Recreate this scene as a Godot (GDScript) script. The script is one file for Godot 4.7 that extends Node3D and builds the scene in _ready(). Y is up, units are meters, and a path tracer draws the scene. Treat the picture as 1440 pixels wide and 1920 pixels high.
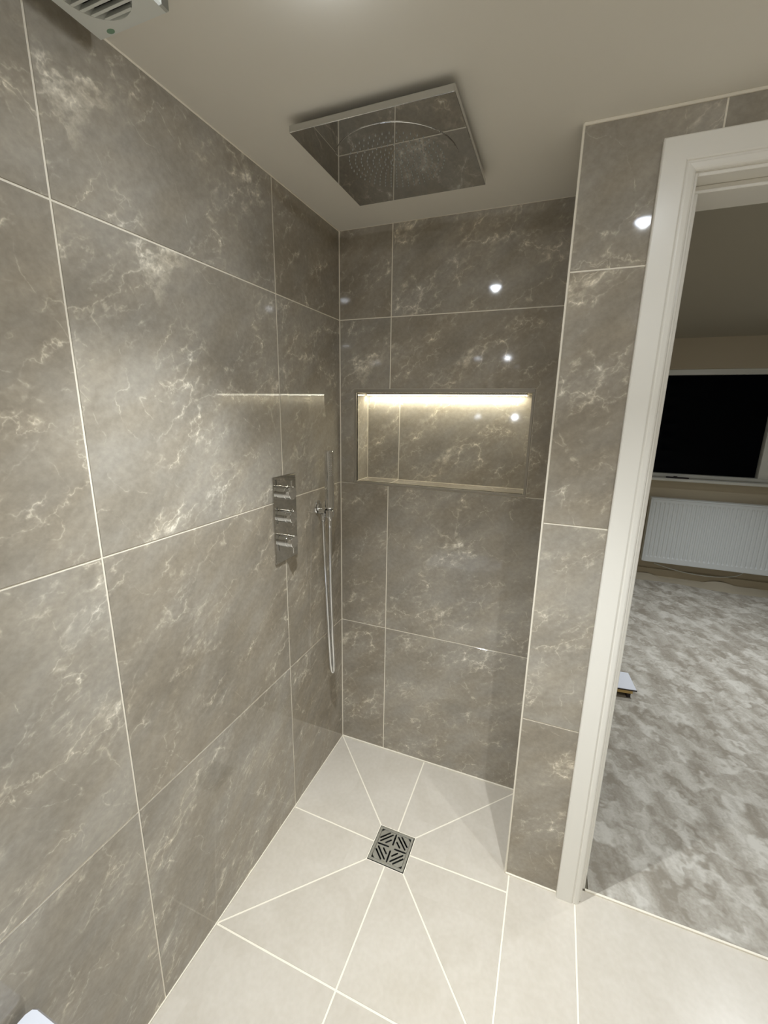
extends Node3D
# A tiled walk-in shower with a lit niche, seen from inside the bathroom; a doorway on the right
# opens on an unlit bedroom. x = 0 is the left wall, z = 0 the shower's back wall, y up, metres.

const CEIL := 2.1          # ceiling height
const SHOWER_W := 0.778    # back wall of the shower, left wall to nib
const NIB := 0.341         # face of the door wall
const JOINT := 0.0036      # width of a grout joint on the walls
const FLOOR_JOINT := 0.005
const ROOM_X := 2.25
const ROOM_Z := 4.4
const BED_Z := -2.9
const MARBLE_SPAN := 1.8   # metres covered by the stone texture

const STONE_LO := 143.0    # stone tone range, sRGB
const STONE_HI := 230.0

var rng := RandomNumberGenerator.new()
var taken := {}
var M := {}

# ---------------------------------------------------------------- helpers
func numbered(called: String) -> String:
	if not taken.has(called):
		taken[called] = 0
		return called
	taken[called] += 1
	return "%s_%03d" % [called, taken[called]]

func tag(o: Node, label: String, category := "", group := "", kind := "") -> Node:
	if label: o.set_meta("label", label)
	if category: o.set_meta("category", category)
	if group: o.set_meta("group", group)
	if kind: o.set_meta("kind", kind)
	return o

func thing(called: String, label: String, category: String, at := Vector3.ZERO, group := "") -> Node3D:
	var o := Node3D.new()
	o.name = numbered(called)
	add_child(o)
	o.position = at
	tag(o, label, category, group)
	return o

func structure(called: String, label: String, category: String) -> Node3D:
	var o := Node3D.new()
	o.name = called
	add_child(o)
	tag(o, label, category, "", "structure")
	return o

func put(called: String, mesh: Mesh, m: Material, parent: Node, at := Vector3.ZERO) -> MeshInstance3D:
	var o := MeshInstance3D.new()
	o.name = called
	o.mesh = mesh
	o.material_override = m
	o.position = at
	o.cast_shadow = GeometryInstance3D.SHADOW_CASTING_SETTING_ON
	parent.add_child(o, true)
	return o

func begin() -> SurfaceTool:
	var st := SurfaceTool.new()
	st.begin(Mesh.PRIMITIVE_TRIANGLES)
	return st

func vert(st: SurfaceTool, p: Vector3, n: Vector3, uv := Vector2.ZERO) -> void:
	st.set_normal(n)
	st.set_uv(uv)
	st.add_vertex(p)

func face(st: SurfaceTool, pts: Array, n: Vector3) -> void:
	# a flat convex face with outward normal n; planar uv in metres
	var ax := n.abs()
	for k in range(1, pts.size() - 1):
		var t := [pts[0], pts[k], pts[k + 1]]
		var c: Vector3 = (t[1] - t[0]).cross(t[2] - t[0])
		if c.dot(n) > 0: t = [t[0], t[2], t[1]]
		for p in t:
			var uv := Vector2(p.x, -p.y)
			if ax.x >= ax.y and ax.x >= ax.z: uv = Vector2(p.z, -p.y)
			elif ax.y >= ax.z: uv = Vector2(p.x, p.z)
			vert(st, p, n, uv)

func box(st: SurfaceTool, lo: Vector3, hi: Vector3, b := 0.0) -> void:
	# a box from lo to hi with edges chamfered by b
	b = minf(b, 0.49 * minf(hi.x - lo.x, minf(hi.y - lo.y, hi.z - lo.z)))
	var e := [lo, hi]
	var s := [-1.0, 1.0]
	for a in 3:
		var u := (a + 1) % 3
		var w := (a + 2) % 3
		for k in 2:
			var n := Vector3.ZERO
			n[a] = s[k]
			var q := []
			for c in [[0, 0], [1, 0], [1, 1], [0, 1]]:
				var p := Vector3.ZERO
				p[a] = e[k][a]
				p[u] = e[c[0]][u] - s[c[0]] * b
				p[w] = e[c[1]][w] - s[c[1]] * b
				q.append(p)
			face(st, q, n)
		if b > 0:
			for i in 2:
				for j in 2:
					var q := []
					for c in [[0, 0], [1, 0], [1, 1], [0, 1]]:
						var p := Vector3.ZERO
						p[a] = e[c[0]][a] - s[c[0]] * b
						p[u] = e[i][u] - (s[i] * b if c[1] == 0 else 0.0)
						p[w] = e[j][w] - (s[j] * b if c[1] == 1 else 0.0)
						q.append(p)
					var n := Vector3.ZERO
					n[u] = s[i]
					n[w] = s[j]
					face(st, q, n.normalized())
	if b > 0:
		for i in 2:
			for j in 2:
				for k in 2:
					var c := Vector3(e[i].x, e[j].y, e[k].z)
					var d := Vector3(s[i], s[j], s[k])
					face(st, [c - Vector3(0, d.y, d.z) * b, c - Vector3(d.x, 0, d.z) * b, c - Vector3(d.x, d.y, 0) * b], d.normalized())

func box_mesh(lo: Vector3, hi: Vector3, b := 0.0) -> ArrayMesh:
	var st := begin()
	box(st, lo, hi, b)
	return st.commit()

func boxes(list: Array, b := 0.0) -> ArrayMesh:
	var st := begin()
	for l in list: box(st, l[0], l[1], b)
	return st.commit()

func lathe(st: SurfaceTool, prof: Array, at: Vector3, axis: Vector3, segs := 32) -> void:
	# prof: [radius, height] pairs along axis; a repeated point makes a hard edge
	var up := axis.normalized()
	var side := up.cross(Vector3(0, 0, 1) if absf(up.z) < 0.9 else Vector3(1, 0, 0)).normalized()
	var fwd := up.cross(side)
	for k in range(prof.size() - 1):
		var a: Vector2 = prof[k]
		var c: Vector2 = prof[k + 1]
		var d := c - a
		if d.length() < 1e-7: continue
		var nr := Vector2(d.y, -d.x).normalized()
		for j in segs:
			var t0 := TAU * j / segs
			var t1 := TAU * (j + 1) / segs
			var r0 := side * cos(t0) + fwd * sin(t0)
			var r1 := side * cos(t1) + fwd * sin(t1)
			var n0 := (r0 * nr.x + up * nr.y).normalized()
			var n1 := (r1 * nr.x + up * nr.y).normalized()
			var p := [at + r0 * a.x + up * a.y, at + r1 * a.x + up * a.y, at + r1 * c.x + up * c.y, at + r0 * c.x + up * c.y]
			var n := [n0, n1, n1, n0]
			for t in [[0, 1, 2], [0, 2, 3]]:
				var q: Array = t
				var g: Vector3 = (p[q[1]] - p[q[0]]).cross(p[q[2]] - p[q[0]])
				if g.length() < 1e-12: continue
				if g.dot(n0 + n1) > 0: q = [q[0], q[2], q[1]]
				for i in q: vert(st, p[i], n[i])

func lathe_mesh(prof: Array, at: Vector3, axis: Vector3, segs := 32) -> ArrayMesh:
	var st := begin()
	lathe(st, prof, at, axis, segs)
	return st.commit()

func rod(r: float, h: float, b := 0.001) -> Array:
	# profile of a capped rod with softened rims
	return [Vector2(0, 0), Vector2(r - b, 0), Vector2(r, b), Vector2(r, h - b), Vector2(r - b, h), Vector2(0, h)]

func tube(st: SurfaceTool, pts: Array, radii: Array, sides := 12) -> void:
	var rings := []
	var ref := Vector3(0, 0, 1)
	for k in pts.size():
		var t: Vector3 = (pts[mini(k + 1, pts.size() - 1)] - pts[maxi(k - 1, 0)]).normalized()
		if absf(t.dot(ref)) > 0.95: ref = Vector3(1, 0, 0)
		var u := t.cross(ref).normalized()
		var w := u.cross(t)
		ref = w
		var ring := []
		for j in sides:
			var d := u * cos(TAU * j / sides) + w * sin(TAU * j / sides)
			ring.append([pts[k] + d * radii[k], d])
		rings.append(ring)
	for k in range(pts.size() - 1):
		for j in sides:
			var j1 := (j + 1) % sides
			var p := [rings[k][j], rings[k][j1], rings[k + 1][j1], rings[k + 1][j]]
			for t in [[0, 1, 2], [0, 2, 3]]:
				var q: Array = t
				var g: Vector3 = (p[q[1]][0] - p[q[0]][0]).cross(p[q[2]][0] - p[q[0]][0])
				if g.dot(p[0][1] + p[1][1]) > 0: q = [q[0], q[2], q[1]]
				for i in q: vert(st, p[i][0], p[i][1])

func smooth_path(ctrl: Array, step: float) -> Array:
	var c := Curve3D.new()
	c.bake_interval = step
	for k in ctrl.size():
		var a: Vector3 = ctrl[maxi(k - 1, 0)]
		var b: Vector3 = ctrl[mini(k + 1, ctrl.size() - 1)]
		var t := (b - a) / 6.0
		c.add_point(ctrl[k], -t, t)
	return Array(c.get_baked_points())

func inset(poly: Array, d: float) -> Array:
	# shrinks a simple polygon (any turn) by d
	var area := 0.0
	var n := poly.size()
	for k in n: area += poly[k].cross(poly[(k + 1) % n])
	var s := signf(area)
	var out := []
	for k in n:
		var a: Vector2 = poly[(k + n - 1) % n]
		var b: Vector2 = poly[k]
		var c: Vector2 = poly[(k + 1) % n]
		var e := (b - a).normalized()
		var f := (c - b).normalized()
		var n1 := Vector2(-e.y, e.x) * s
		var n2 := Vector2(-f.y, f.x) * s
		out.append(b + (n1 + n2) * d / (1.0 + n1.dot(n2)))
	return out

func slab(poly: Array, thick: float, bevel: float, o: Vector3, u: Vector3, v: Vector3, uv0: Vector2, span: float, turn := false) -> ArrayMesh:
	# a tile: polygon in the plane (o, u, v), face on the u x v side, bevelled rim, own uv
	var st := begin()
	var n := u.cross(v).normalized()
	var top := inset(poly, bevel)
	var lo := Vector2(1e9, 1e9)
	var hi := -lo
	for p in poly:
		lo = lo.min(p)
		hi = hi.max(p)
	var tall := (hi.y - lo.y) / span
	var uv := func(p: Vector2) -> Vector2:
		var q := (p - lo) / span
		return uv0 + (Vector2(q.y, q.x) if turn else Vector2(q.x, tall - q.y))
	var at := func(p: Vector2, d: float) -> Vector3: return o + u * p.x + v * p.y - n * d
	var idx := Geometry2D.triangulate_polygon(PackedVector2Array(top))
	for k in range(0, idx.size(), 3):
		var t := [top[idx[k]], top[idx[k + 1]], top[idx[k + 2]]]
		if (t[1] - t[0]).cross(t[2] - t[0]) > 0: t = [t[0], t[2], t[1]]
		for p in t: vert(st, at.call(p, 0.0), n, uv.call(p))
	for k in poly.size():
		var k1 := (k + 1) % poly.size()
		for band in [[top, 0.0, poly, bevel], [poly, bevel, poly, thick]]:
			var q := [at.call(band[0][k], band[1]), at.call(band[0][k1], band[1]), at.call(band[2][k1], band[3]), at.call(band[2][k], band[3])]
			var mid: Vector2 = (poly[k] + poly[k1]) * 0.5
			var fn: Vector3 = (q[1] - q[0]).cross(q[3] - q[0]).normalized()
			var outw: Vector3 = at.call(mid, 0.0) - at.call((top[k] + top[k1]) * 0.5, 0.0)
			if outw.length() < 1e-9: outw = n
			if fn.dot(outw) < 0: fn = -fn
			var uvq := [uv.call(band[0][k]), uv.call(band[0][k1]), uv.call(band[2][k1]), uv.call(band[2][k])]
			for t in [[0, 1, 2], [0, 2, 3]]:
				var w: Array = t
				if (q[w[1]] - q[w[0]]).cross(q[w[2]] - q[w[0]]).dot(fn) > 0: w = [w[0], w[2], w[1]]
				for i in w: vert(st, q[i], fn, uvq[i])
	return st.commit()

func rect(x0: float, y0: float, x1: float, y1: float) -> Array:
	return [Vector2(x0, y0), Vector2(x1, y0), Vector2(x1, y1), Vector2(x0, y1)]

func wall_tile(parent: Node, poly: Array, o: Vector3, u: Vector3, v: Vector3, m: Material = null) -> MeshInstance3D:
	var p := inset(poly, JOINT * 0.5)
	var room := 1.0 - 0.62 / MARBLE_SPAN
	return put("tile", slab(p, 0.008, 0.0007, o, u, v, Vector2(rng.randf() * room, rng.randf() * room), MARBLE_SPAN), m if m else [M.stone, M.stone_b][rng.randi() % 2], parent)

func bead(parent: Node, list: Array) -> void:
	# silicone run in inner corners: thin quarter strips
	var st := begin()
	for l in list: box(st, l[0], l[1], 0.0012)
	put("silicone_bead", st.commit(), M.grout, parent)

# ---------------------------------------------------------------- materials
func sm(c: Color, rough := 0.5, metal := 0.0) -> StandardMaterial3D:
	var m := StandardMaterial3D.new()
	m.albedo_color = c
	m.roughness = rough
	m.metallic = metal
	return m

func rgb(r: int, g: int, b: int) -> Color:
	return Color(r / 255.0, g / 255.0, b / 255.0)

func noise(s: int, freq: float, oct := 4, kind := FastNoiseLite.TYPE_SIMPLEX_SMOOTH) -> FastNoiseLite:
	var n := FastNoiseLite.new()
	n.seed = s
	n.noise_type = kind
	n.frequency = freq
	n.fractal_type = FastNoiseLite.FRACTAL_FBM if oct > 1 else FastNoiseLite.FRACTAL_NONE
	n.fractal_octaves = oct
	n.fractal_gain = 0.55
	return n

func stone_texture(side: int, s: int) -> ImageTexture:
	# taupe limestone: soft grainy clouds along a diagonal, ragged hairline cracks in clusters,
	# a few long pale veins and short bright flecks
	var k := MARBLE_SPAN / side * 1000.0          # millimetres per pixel
	var cloud := noise(s, 0.0048, 6)
	var warp := noise(s + 1, 0.020, 4)
	var warp2 := noise(s + 2, 0.020, 4)
	var vein := noise(s + 3, 0.0026, 2)
	var thin := noise(s + 4, 0.0060, 2)
	var mask := noise(s + 5, 0.0050, 3)
	var mask2 := noise(s + 6, 0.0080, 3)
	var web := noise(s + 7, 0.0120, 1, FastNoiseLite.TYPE_CELLULAR)
	web.cellular_return_type = FastNoiseLite.RETURN_DISTANCE2_SUB
	web.cellular_jitter = 1.2
	var crack := noise(s + 9, 0.032, 1, FastNoiseLite.TYPE_CELLULAR)
	crack.cellular_return_type = FastNoiseLite.RETURN_DISTANCE2_SUB
	crack.cellular_jitter = 1.2
	var grit := noise(s + 8, 0.030, 5)
	grit.fractal_gain = 0.62
	var mottle := noise(s + 10, 0.055, 4)
	mottle.fractal_gain = 0.65
	var data := PackedByteArray()
	data.resize(side * side * 3)
	var at := 0
	for py in side:
		var y := py * k
		for px in side:
			var x := px * k
			var wx := warp.get_noise_2d(x, y)
			var wy := warp2.get_noise_2d(x, y)
			var a := x * 0.80 - y * 0.60
			var b := x * 0.60 + y * 0.80
			var c := cloud.get_noise_2d(a * 0.50, b)
			var g := grit.get_noise_2d(a * 0.55, b)
			var m1 := mask.get_noise_2d(a * 0.6 + 300.0, b)
			var m2 := mask2.get_noise_2d(a * 0.5, b + 900.0)
			var q := mottle.get_noise_2d(x * 0.9, y)
			var v := 0.24 + c * 0.24 + g * 0.07 + q * 0.12
			var rough := clampf(0.62 + g * 1.1 + q * 0.6, 0.0, 1.25)
			# long pale veins with smoke beside them
			var r1 := absf(vein.get_noise_2d(a * 0.42 + wx * 20.0, b + wy * 20.0))
			var w1 := clampf((m2 + 0.06) * 4.0, 0.0, 1.0)
			v += w1 * (0.60 * exp(-r1 * 170.0) * (0.4 + 0.6 * rough) + 0.14 * exp(-r1 * 26.0) * rough)
			# angular web and finer crackle, each in its own patches
			var r2 := web.get_noise_2d(a * 0.60 + wx * 15.0, b + wy * 15.0) + 1.0
			var w2 := clampf((m1 + 0.02) * 3.2, 0.0, 1.0)
			v += w2 * (0.62 * exp(-r2 * 38.0) * (0.25 + 0.75 * rough) + 0.10 * exp(-r2 * 9.0) * rough)
			var r3 := crack.get_noise_2d(a * 0.6 + wy * 14.0, b - wx * 14.0) + 1.0
			var w3 := clampf((c * 0.9 + m1 * 1.1 - 0.02) * 2.8, 0.0, 1.0)
			v += w3 * 0.36 * exp(-r3 * 16.0) * clampf(0.40 + g * 2.2, 0.0, 1.0)
			# hairlines crossing the grain and short bright flecks
			var r4 := absf(thin.get_noise_2d(a * 1.0 + 500.0 + wx * 7.0, b * 0.5 + wy * 7.0))
			v += clampf((m2 * 0.7 - m1 + 0.02) * 3.0, 0.0, 1.0) * 0.50 * exp(-r4 * 120.0) * clampf(0.55 + g * 2.0, 0.0, 1.0)
			v += 0.28 * clampf((g - 0.36) * 5.0, 0.0, 1.0) * clampf(m1 * 2.5 + 0.4, 0.0, 1.0)
			v = clampf(v, 0.0, 1.25)
			var warm := clampf(0.5 + m2 * 0.9 - c * 0.6, 0.0, 1.0)
			var r := lerpf(STONE_LO, STONE_HI, v)
			data[at] = int(minf(r, 255.0))
			data[at + 1] = int(minf(r * lerpf(0.960, 0.946, warm) + maxf(v - 0.4, 0.0) * 5.0, 255.0))
			data[at + 2] = int(minf(r * lerpf(0.888, 0.852, warm) + maxf(v - 0.5, 0.0) * 10.0, 255.0))
			at += 3
	var im := Image.create_from_data(side, side, false, Image.FORMAT_RGB8, data)
	im.generate_mipmaps()
	return ImageTexture.create_from_image(im)

func patch_texture(side: int, mm: float, s: int, f1: float, f2: float, lo: Color, hi: Color, sharp: float, stretch: float, speck: float) -> ImageTexture:
	# two-tone patches with ragged outlines (brushed pile, cloudy glaze)
	var a := noise(s, f1, 4)
	var b := noise(s + 1, f2, 3)
	var w := noise(s + 2, f1 * 1.5, 3)
	var data := PackedByteArray()
	data.resize(side * side * 3)
	var at := 0
	for py in side:
		for px in side:
			var x := px * mm
			var y := py * mm
			var q := w.get_noise_2d(x, y) * 60.0
			var p := x * 0.78 + y * 0.62
			var t := y * 0.78 - x * 0.62
			var v := clampf(0.5 + sharp * a.get_noise_2d(p * stretch + q, t + q) + speck * b.get_noise_2d(x, y), 0.0, 1.0)
			var c := lo.lerp(hi, v)
			data[at] = int(c.r * 255.0)
			data[at + 1] = int(c.g * 255.0)
			data[at + 2] = int(c.b * 255.0)
			at += 3
	var im := Image.create_from_data(side, side, false, Image.FORMAT_RGB8, data)
	im.generate_mipmaps()
	return ImageTexture.create_from_image(im)

func make_materials() -> void:
	M.stone = sm(Color.WHITE, 0.05)
	M.stone.albedo_texture = stone_texture(1900, 11)
	M.stone_b = M.stone.duplicate()
	M.stone_b.albedo_color = rgb(248, 246, 243)
	M.floor_tile = sm(Color.WHITE, 0.28)
	M.floor_tile.albedo_texture = patch_texture(512, 2.4, 41, 0.005, 0.05, rgb(195, 186, 171), rgb(209, 201, 188), 0.55, 0.6, 0.30)
	M.grout = sm(rgb(240, 232, 214), 0.7)
	M.paint = sm(rgb(232, 227, 215), 0.75)
	M.gloss_paint = sm(rgb(240, 236, 226), 0.32)
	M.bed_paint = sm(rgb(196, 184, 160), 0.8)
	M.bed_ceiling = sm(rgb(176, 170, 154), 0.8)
	M.chrome = sm(rgb(224, 225, 226), 0.05, 1.0)
	M.mirror_chrome = sm(rgb(205, 205, 203), 0.015, 1.0)
	M.steel = sm(rgb(214, 214, 206), 0.38, 1.0)
	M.trim_metal = sm(rgb(158, 151, 138), 0.35, 0.3)
	M.black = sm(rgb(14, 13, 13), 0.6)
	M.nozzle = sm(rgb(176, 178, 174), 0.45)
	M.plastic = sm(rgb(226, 228, 222), 0.4)
	M.green = sm(rgb(124, 158, 132), 0.5)
	M.ceramic = sm(rgb(212, 214, 222), 0.08)
	M.radiator = sm(rgb(226, 230, 230), 0.3)
	M.carpet = sm(Color.WHITE, 0.95)
	M.carpet.albedo_texture = patch_texture(1024, 3.4, 77, 0.0075, 0.10, rgb(142, 134, 121), rgb(198, 193, 183), 1.0, 0.8, 0.20)
	M.carpet_edge = sm(rgb(168, 158, 138), 0.9)
	M.upvc = sm(rgb(226, 226, 218), 0.35)
	M.glass = sm(Color(0.02, 0.022, 0.03, 0.1), 0.02)
	M.glass.metallic_specular = 0.15
	M.glass.transparency = BaseMaterial3D.TRANSPARENCY_ALPHA
	M.wood = sm(rgb(206, 176, 112), 0.6)
	M.dark = sm(rgb(44, 34, 34), 0.5)
	M.pale = sm(rgb(226, 228, 236), 0.3)
	M.lens = sm(rgb(250, 250, 255), 0.3)
	M.lens.emission_enabled = true
	M.lens.emission = rgb(232, 240, 255)
	M.lens.emission_energy_multiplier = 34.0
	M.strip = sm(rgb(255, 250, 230), 0.4)
	M.strip.emission_enabled = true
	M.strip.emission = rgb(255, 250, 228)
	M.strip.emission_energy_multiplier = 14.0

# ---------------------------------------------------------------- camera, environment
func camera_and_environment() -> void:
	var cam := Camera3D.new()
	cam.name = "camera"
	add_child(cam)
	cam.position = Vector3(0.7908, 1.4872, 1.5243)
	cam.rotation = Vector3(-0.2350, 0.37575, 0.01658)
	cam.fov = rad_to_deg(2.0 * atan(960.0 / 803.16))
	cam.near = 0.02
	cam.current = true
	var e := Environment.new()
	e.background_mode = Environment.BG_COLOR
	e.background_color = Color(0.004, 0.005, 0.007)
	e.tonemap_mode = Environment.TONE_MAPPER_LINEAR
	e.tonemap_exposure = 1.0
	e.sdfgi_enabled = true
	e.ssao_enabled = true
	e.ssil_enabled = true
	var w := WorldEnvironment.new()
	w.name = "environment"
	w.environment = e
	add_child(w)

const LAMP_ENERGY := 2.25       # beam of a downlight
const SPILL_ENERGY := 0.19     # its wide spill
const GLOW_ENERGY := 0.022      # what its bulging lens sends sideways
const STRIP_ENERGY := 0.085

func downlight(at: Vector3, label: String, group: String, power := 1.0, r := 0.027) -> void:
	var t := thing("downlight", label, "lamp", at, group)
	put("bezel", lathe_mesh([Vector2(r + 0.001, -0.001), Vector2(r + 0.003, -0.003), Vector2(r + 0.016, -0.004), Vector2(r + 0.018, -0.002), Vector2(r + 0.018, 0.0)], Vector3.ZERO, Vector3.UP), M.chrome, t)
	var dome := []
	for k in 9: dome.append(Vector2(r * sin(PI / 2 * k / 8), -0.55 * r * cos(PI / 2 * k / 8)))
	put("lens", lathe_mesh(dome, Vector3.ZERO, Vector3.UP), M.lens, t)
	for e in [[LAMP_ENERGY * power, 45.5], [SPILL_ENERGY * power, 86.0]]:
		var l := SpotLight3D.new()
		l.name = "lamp_light"
		t.add_child(l, true)
		l.position = Vector3(0, -0.3 * r, 0)
		l.rotation_degrees = Vector3(-90, 0, 0)
		l.light_color = rgb(245, 251, 255)
		l.light_energy = e[0]
		l.light_size = 0.010
		l.spot_angle = e[1]
		l.spot_angle_attenuation = 1.0
		l.spot_range = 9.0
		l.spot_attenuation = 2.0
		l.shadow_enabled = true
	var o := OmniLight3D.new()
	o.name = "lens_light"
	t.add_child(o)
	o.position = Vector3(0, -0.3 * r, 0)
	o.light_color = rgb(245, 251, 255)
	o.light_energy = GLOW_ENERGY * power
	o.light_size = 0.010
	o.omni_range = 9.0
	o.omni_attenuation = 2.0
	o.shadow_enabled = true

# ---------------------------------------------------------------- the room
func build_left_wall() -> void:
	var w := structure("wall_left", "left wall of large polished taupe stone tiles", "wall")
	put("wall_core", box_mesh(Vector3(-0.15, 0, -0.25), Vector3(-0.0012, CEIL, ROOM_Z)), M.grout, w)
	var zs := [0.0, 0.3946, 0.9965, 1.598, 2.2, 2.8, 3.4, 4.0, ROOM_Z]
	var ys := [0.0, 0.596, 1.2, 1.8055, CEIL]
	for i in 8:
		for j in 4:
			# u runs towards -z so that u x v faces +x
			wall_tile(w, rect(-zs[i + 1], ys[j], -zs[i], ys[j + 1]), Vector3.ZERO, Vector3(0, 0, -1), Vector3(0, 1, 0))
	bead(w, [[Vector3(-0.001, 0, -0.001), Vector3(0.003, CEIL, 0.003)], [Vector3(-0.001, -0.001, 0), Vector3(0.003, 0.0035, 2.2)], [Vector3(-0.001, CEIL - 0.004, 0), Vector3(0.0025, CEIL, 2.2)]])

func build_back_wall() -> void:
	var w := structure("wall_back", "shower back wall of polished taupe stone tiles", "wall")
	var nx0 := 0.0602; var nx1 := 0.712; var ny0 := 1.2; var ny1 := 1.56
	var g := -0.0012
	put("wall_core", boxes([
		[Vector3(-0.15, 0, -0.25), Vector3(SHOWER_W + 0.17, ny0 + 0.004, g)],
		[Vector3(-0.15, ny1 - 0.004, -0.25), Vector3(SHOWER_W + 0.17, CEIL, g)],
		[Vector3(-0.15, ny0, -0.25), Vector3(nx0 + 0.004, ny1, g)],
		[Vector3(nx1 - 0.004, ny0, -0.25), Vector3(SHOWER_W + 0.17, ny1, g)],
		[Vector3(nx0, ny0, -0.25), Vector3(nx1, ny1, -0.118)]]), M.grout, w)
	var U := Vector3(1, 0, 0)
	var V := Vector3(0, 1, 0)
	var xj := 0.2044
	var ys := [0.0, 0.596, 1.2, 1.8055, CEIL]
	for j in [0, 1, 3]:
		wall_tile(w, rect(0, ys[j], xj, ys[j + 1]), Vector3.ZERO, U, V)
		wall_tile(w, rect(xj, ys[j], SHOWER_W, ys[j + 1]), Vector3.ZERO, U, V)
	wall_tile(w, [Vector2(0, ny0), Vector2(nx0, ny0), Vector2(nx0, ny1), Vector2(xj, ny1), Vector2(xj, ys[3]), Vector2(0, ys[3])], Vector3.ZERO, U, V)
	wall_tile(w, [Vector2(xj, ny1), Vector2(nx1, ny1), Vector2(nx1, ny0), Vector2(SHOWER_W, ny0), Vector2(SHOWER_W, ys[3]), Vector2(xj, ys[3])], Vector3.ZERO, U, V)
	bead(w, [[Vector3(0, -0.001, -0.001), Vector3(SHOWER_W, 0.0045, 0.0045)]])
	# the niche: five lined faces behind a slim metal frame
	var ix0 := nx0 + 0.0095; var ix1 := nx1 - 0.0095; var iy0 := ny0 + 0.0095; var iy1 := ny1 - 0.0125
	var dep := 0.108
	var niche := Node3D.new()
	niche.name = "niche"
	w.add_child(niche)
	niche.set_meta("label", "recessed shelf niche lined with stone and lit from its top")
	var o := Vector3(0, 0, -dep)
	wall_tile(niche, rect(ix0, iy0, 0.2064, iy1), o, U, V)
	wall_tile(niche, rect(0.2064, iy0, ix1, iy1), o, U, V)
	wall_tile(niche, rect(0, iy0, dep, iy1), Vector3(ix0, 0, 0), Vector3(0, 0, -1), V)            # left reveal
	wall_tile(niche, rect(-dep, iy0, 0, iy1), Vector3(ix1, 0, 0), Vector3(0, 0, 1), V)            # right reveal
	wall_tile(niche, rect(ix0, 0, 0.2064, dep), Vector3(0, iy0, 0), U, Vector3(0, 0, -1))         # ledge
	wall_tile(niche, rect(0.2064, 0, ix1, dep), Vector3(0, iy0, 0), U, Vector3(0, 0, -1))
	wall_tile(niche, rect(ix0, -dep, ix1, 0), Vector3(0, iy1, 0), U, Vector3(0, 0, 1))            # soffit
	put("liner", boxes([
		[Vector3(nx0, ny0, -0.118), Vector3(ix0 - 0.001, ny1, -0.006)], [Vector3(ix1 + 0.001, ny0, -0.118), Vector3(nx1, ny1, -0.006)],
		[Vector3(nx0, ny0, -0.118), Vector3(nx1, iy0 - 0.001, -0.006)], [Vector3(nx0, iy1 + 0.001, -0.118), Vector3(nx1, ny1, -0.006)],
		[Vector3(nx0, ny0, -0.119), Vector3(nx1, ny1, -dep - 0.001)]]), M.grout, niche)
	for b in [[nx0, ny0, nx1, iy0], [nx0, iy1, nx1, ny1], [nx0, iy0, ix0, iy1], [ix1, iy0, nx1, iy1]]:
		put("frame_bar", box_mesh(Vector3(b[0], b[1], -0.012), Vector3(b[2], b[3], 0.0022), 0.001), M.trim_metal, niche)
	# LED strip under the soffit
	var t := thing("led_strip", "warm white glowing strip along the top of the niche", "lamp", Vector3(0, 0, 0))
	put("channel", box_mesh(Vector3(ix0 + 0.004, iy1 - 0.004, -0.096), Vector3(ix1 - 0.02, iy1, -0.082)), M.trim_metal, t)
	put("glowing_led_strip", box_mesh(Vector3(ix0 + 0.006, iy1 - 0.0065, -0.094), Vector3(ix1 - 0.022, iy1 - 0.004, -0.084), 0.0008), M.strip, t)
	var l := AreaLight3D.new()
	l.name = "strip_light"
	t.add_child(l)
	l.area_size = Vector2(ix1 - ix0 - 0.03, 0.010)
	l.position = Vector3((ix0 + ix1 - 0.016) * 0.5, iy1 - 0.008, -0.089)
	l.rotation_degrees = Vector3(-90, 0, 0)
	l.light_color = rgb(255, 252, 232)
	l.light_energy = STRIP_ENERGY
	l.area_range = 6.0
	l.area_attenuation = 2.0
	l.shadow_enabled = true

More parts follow.
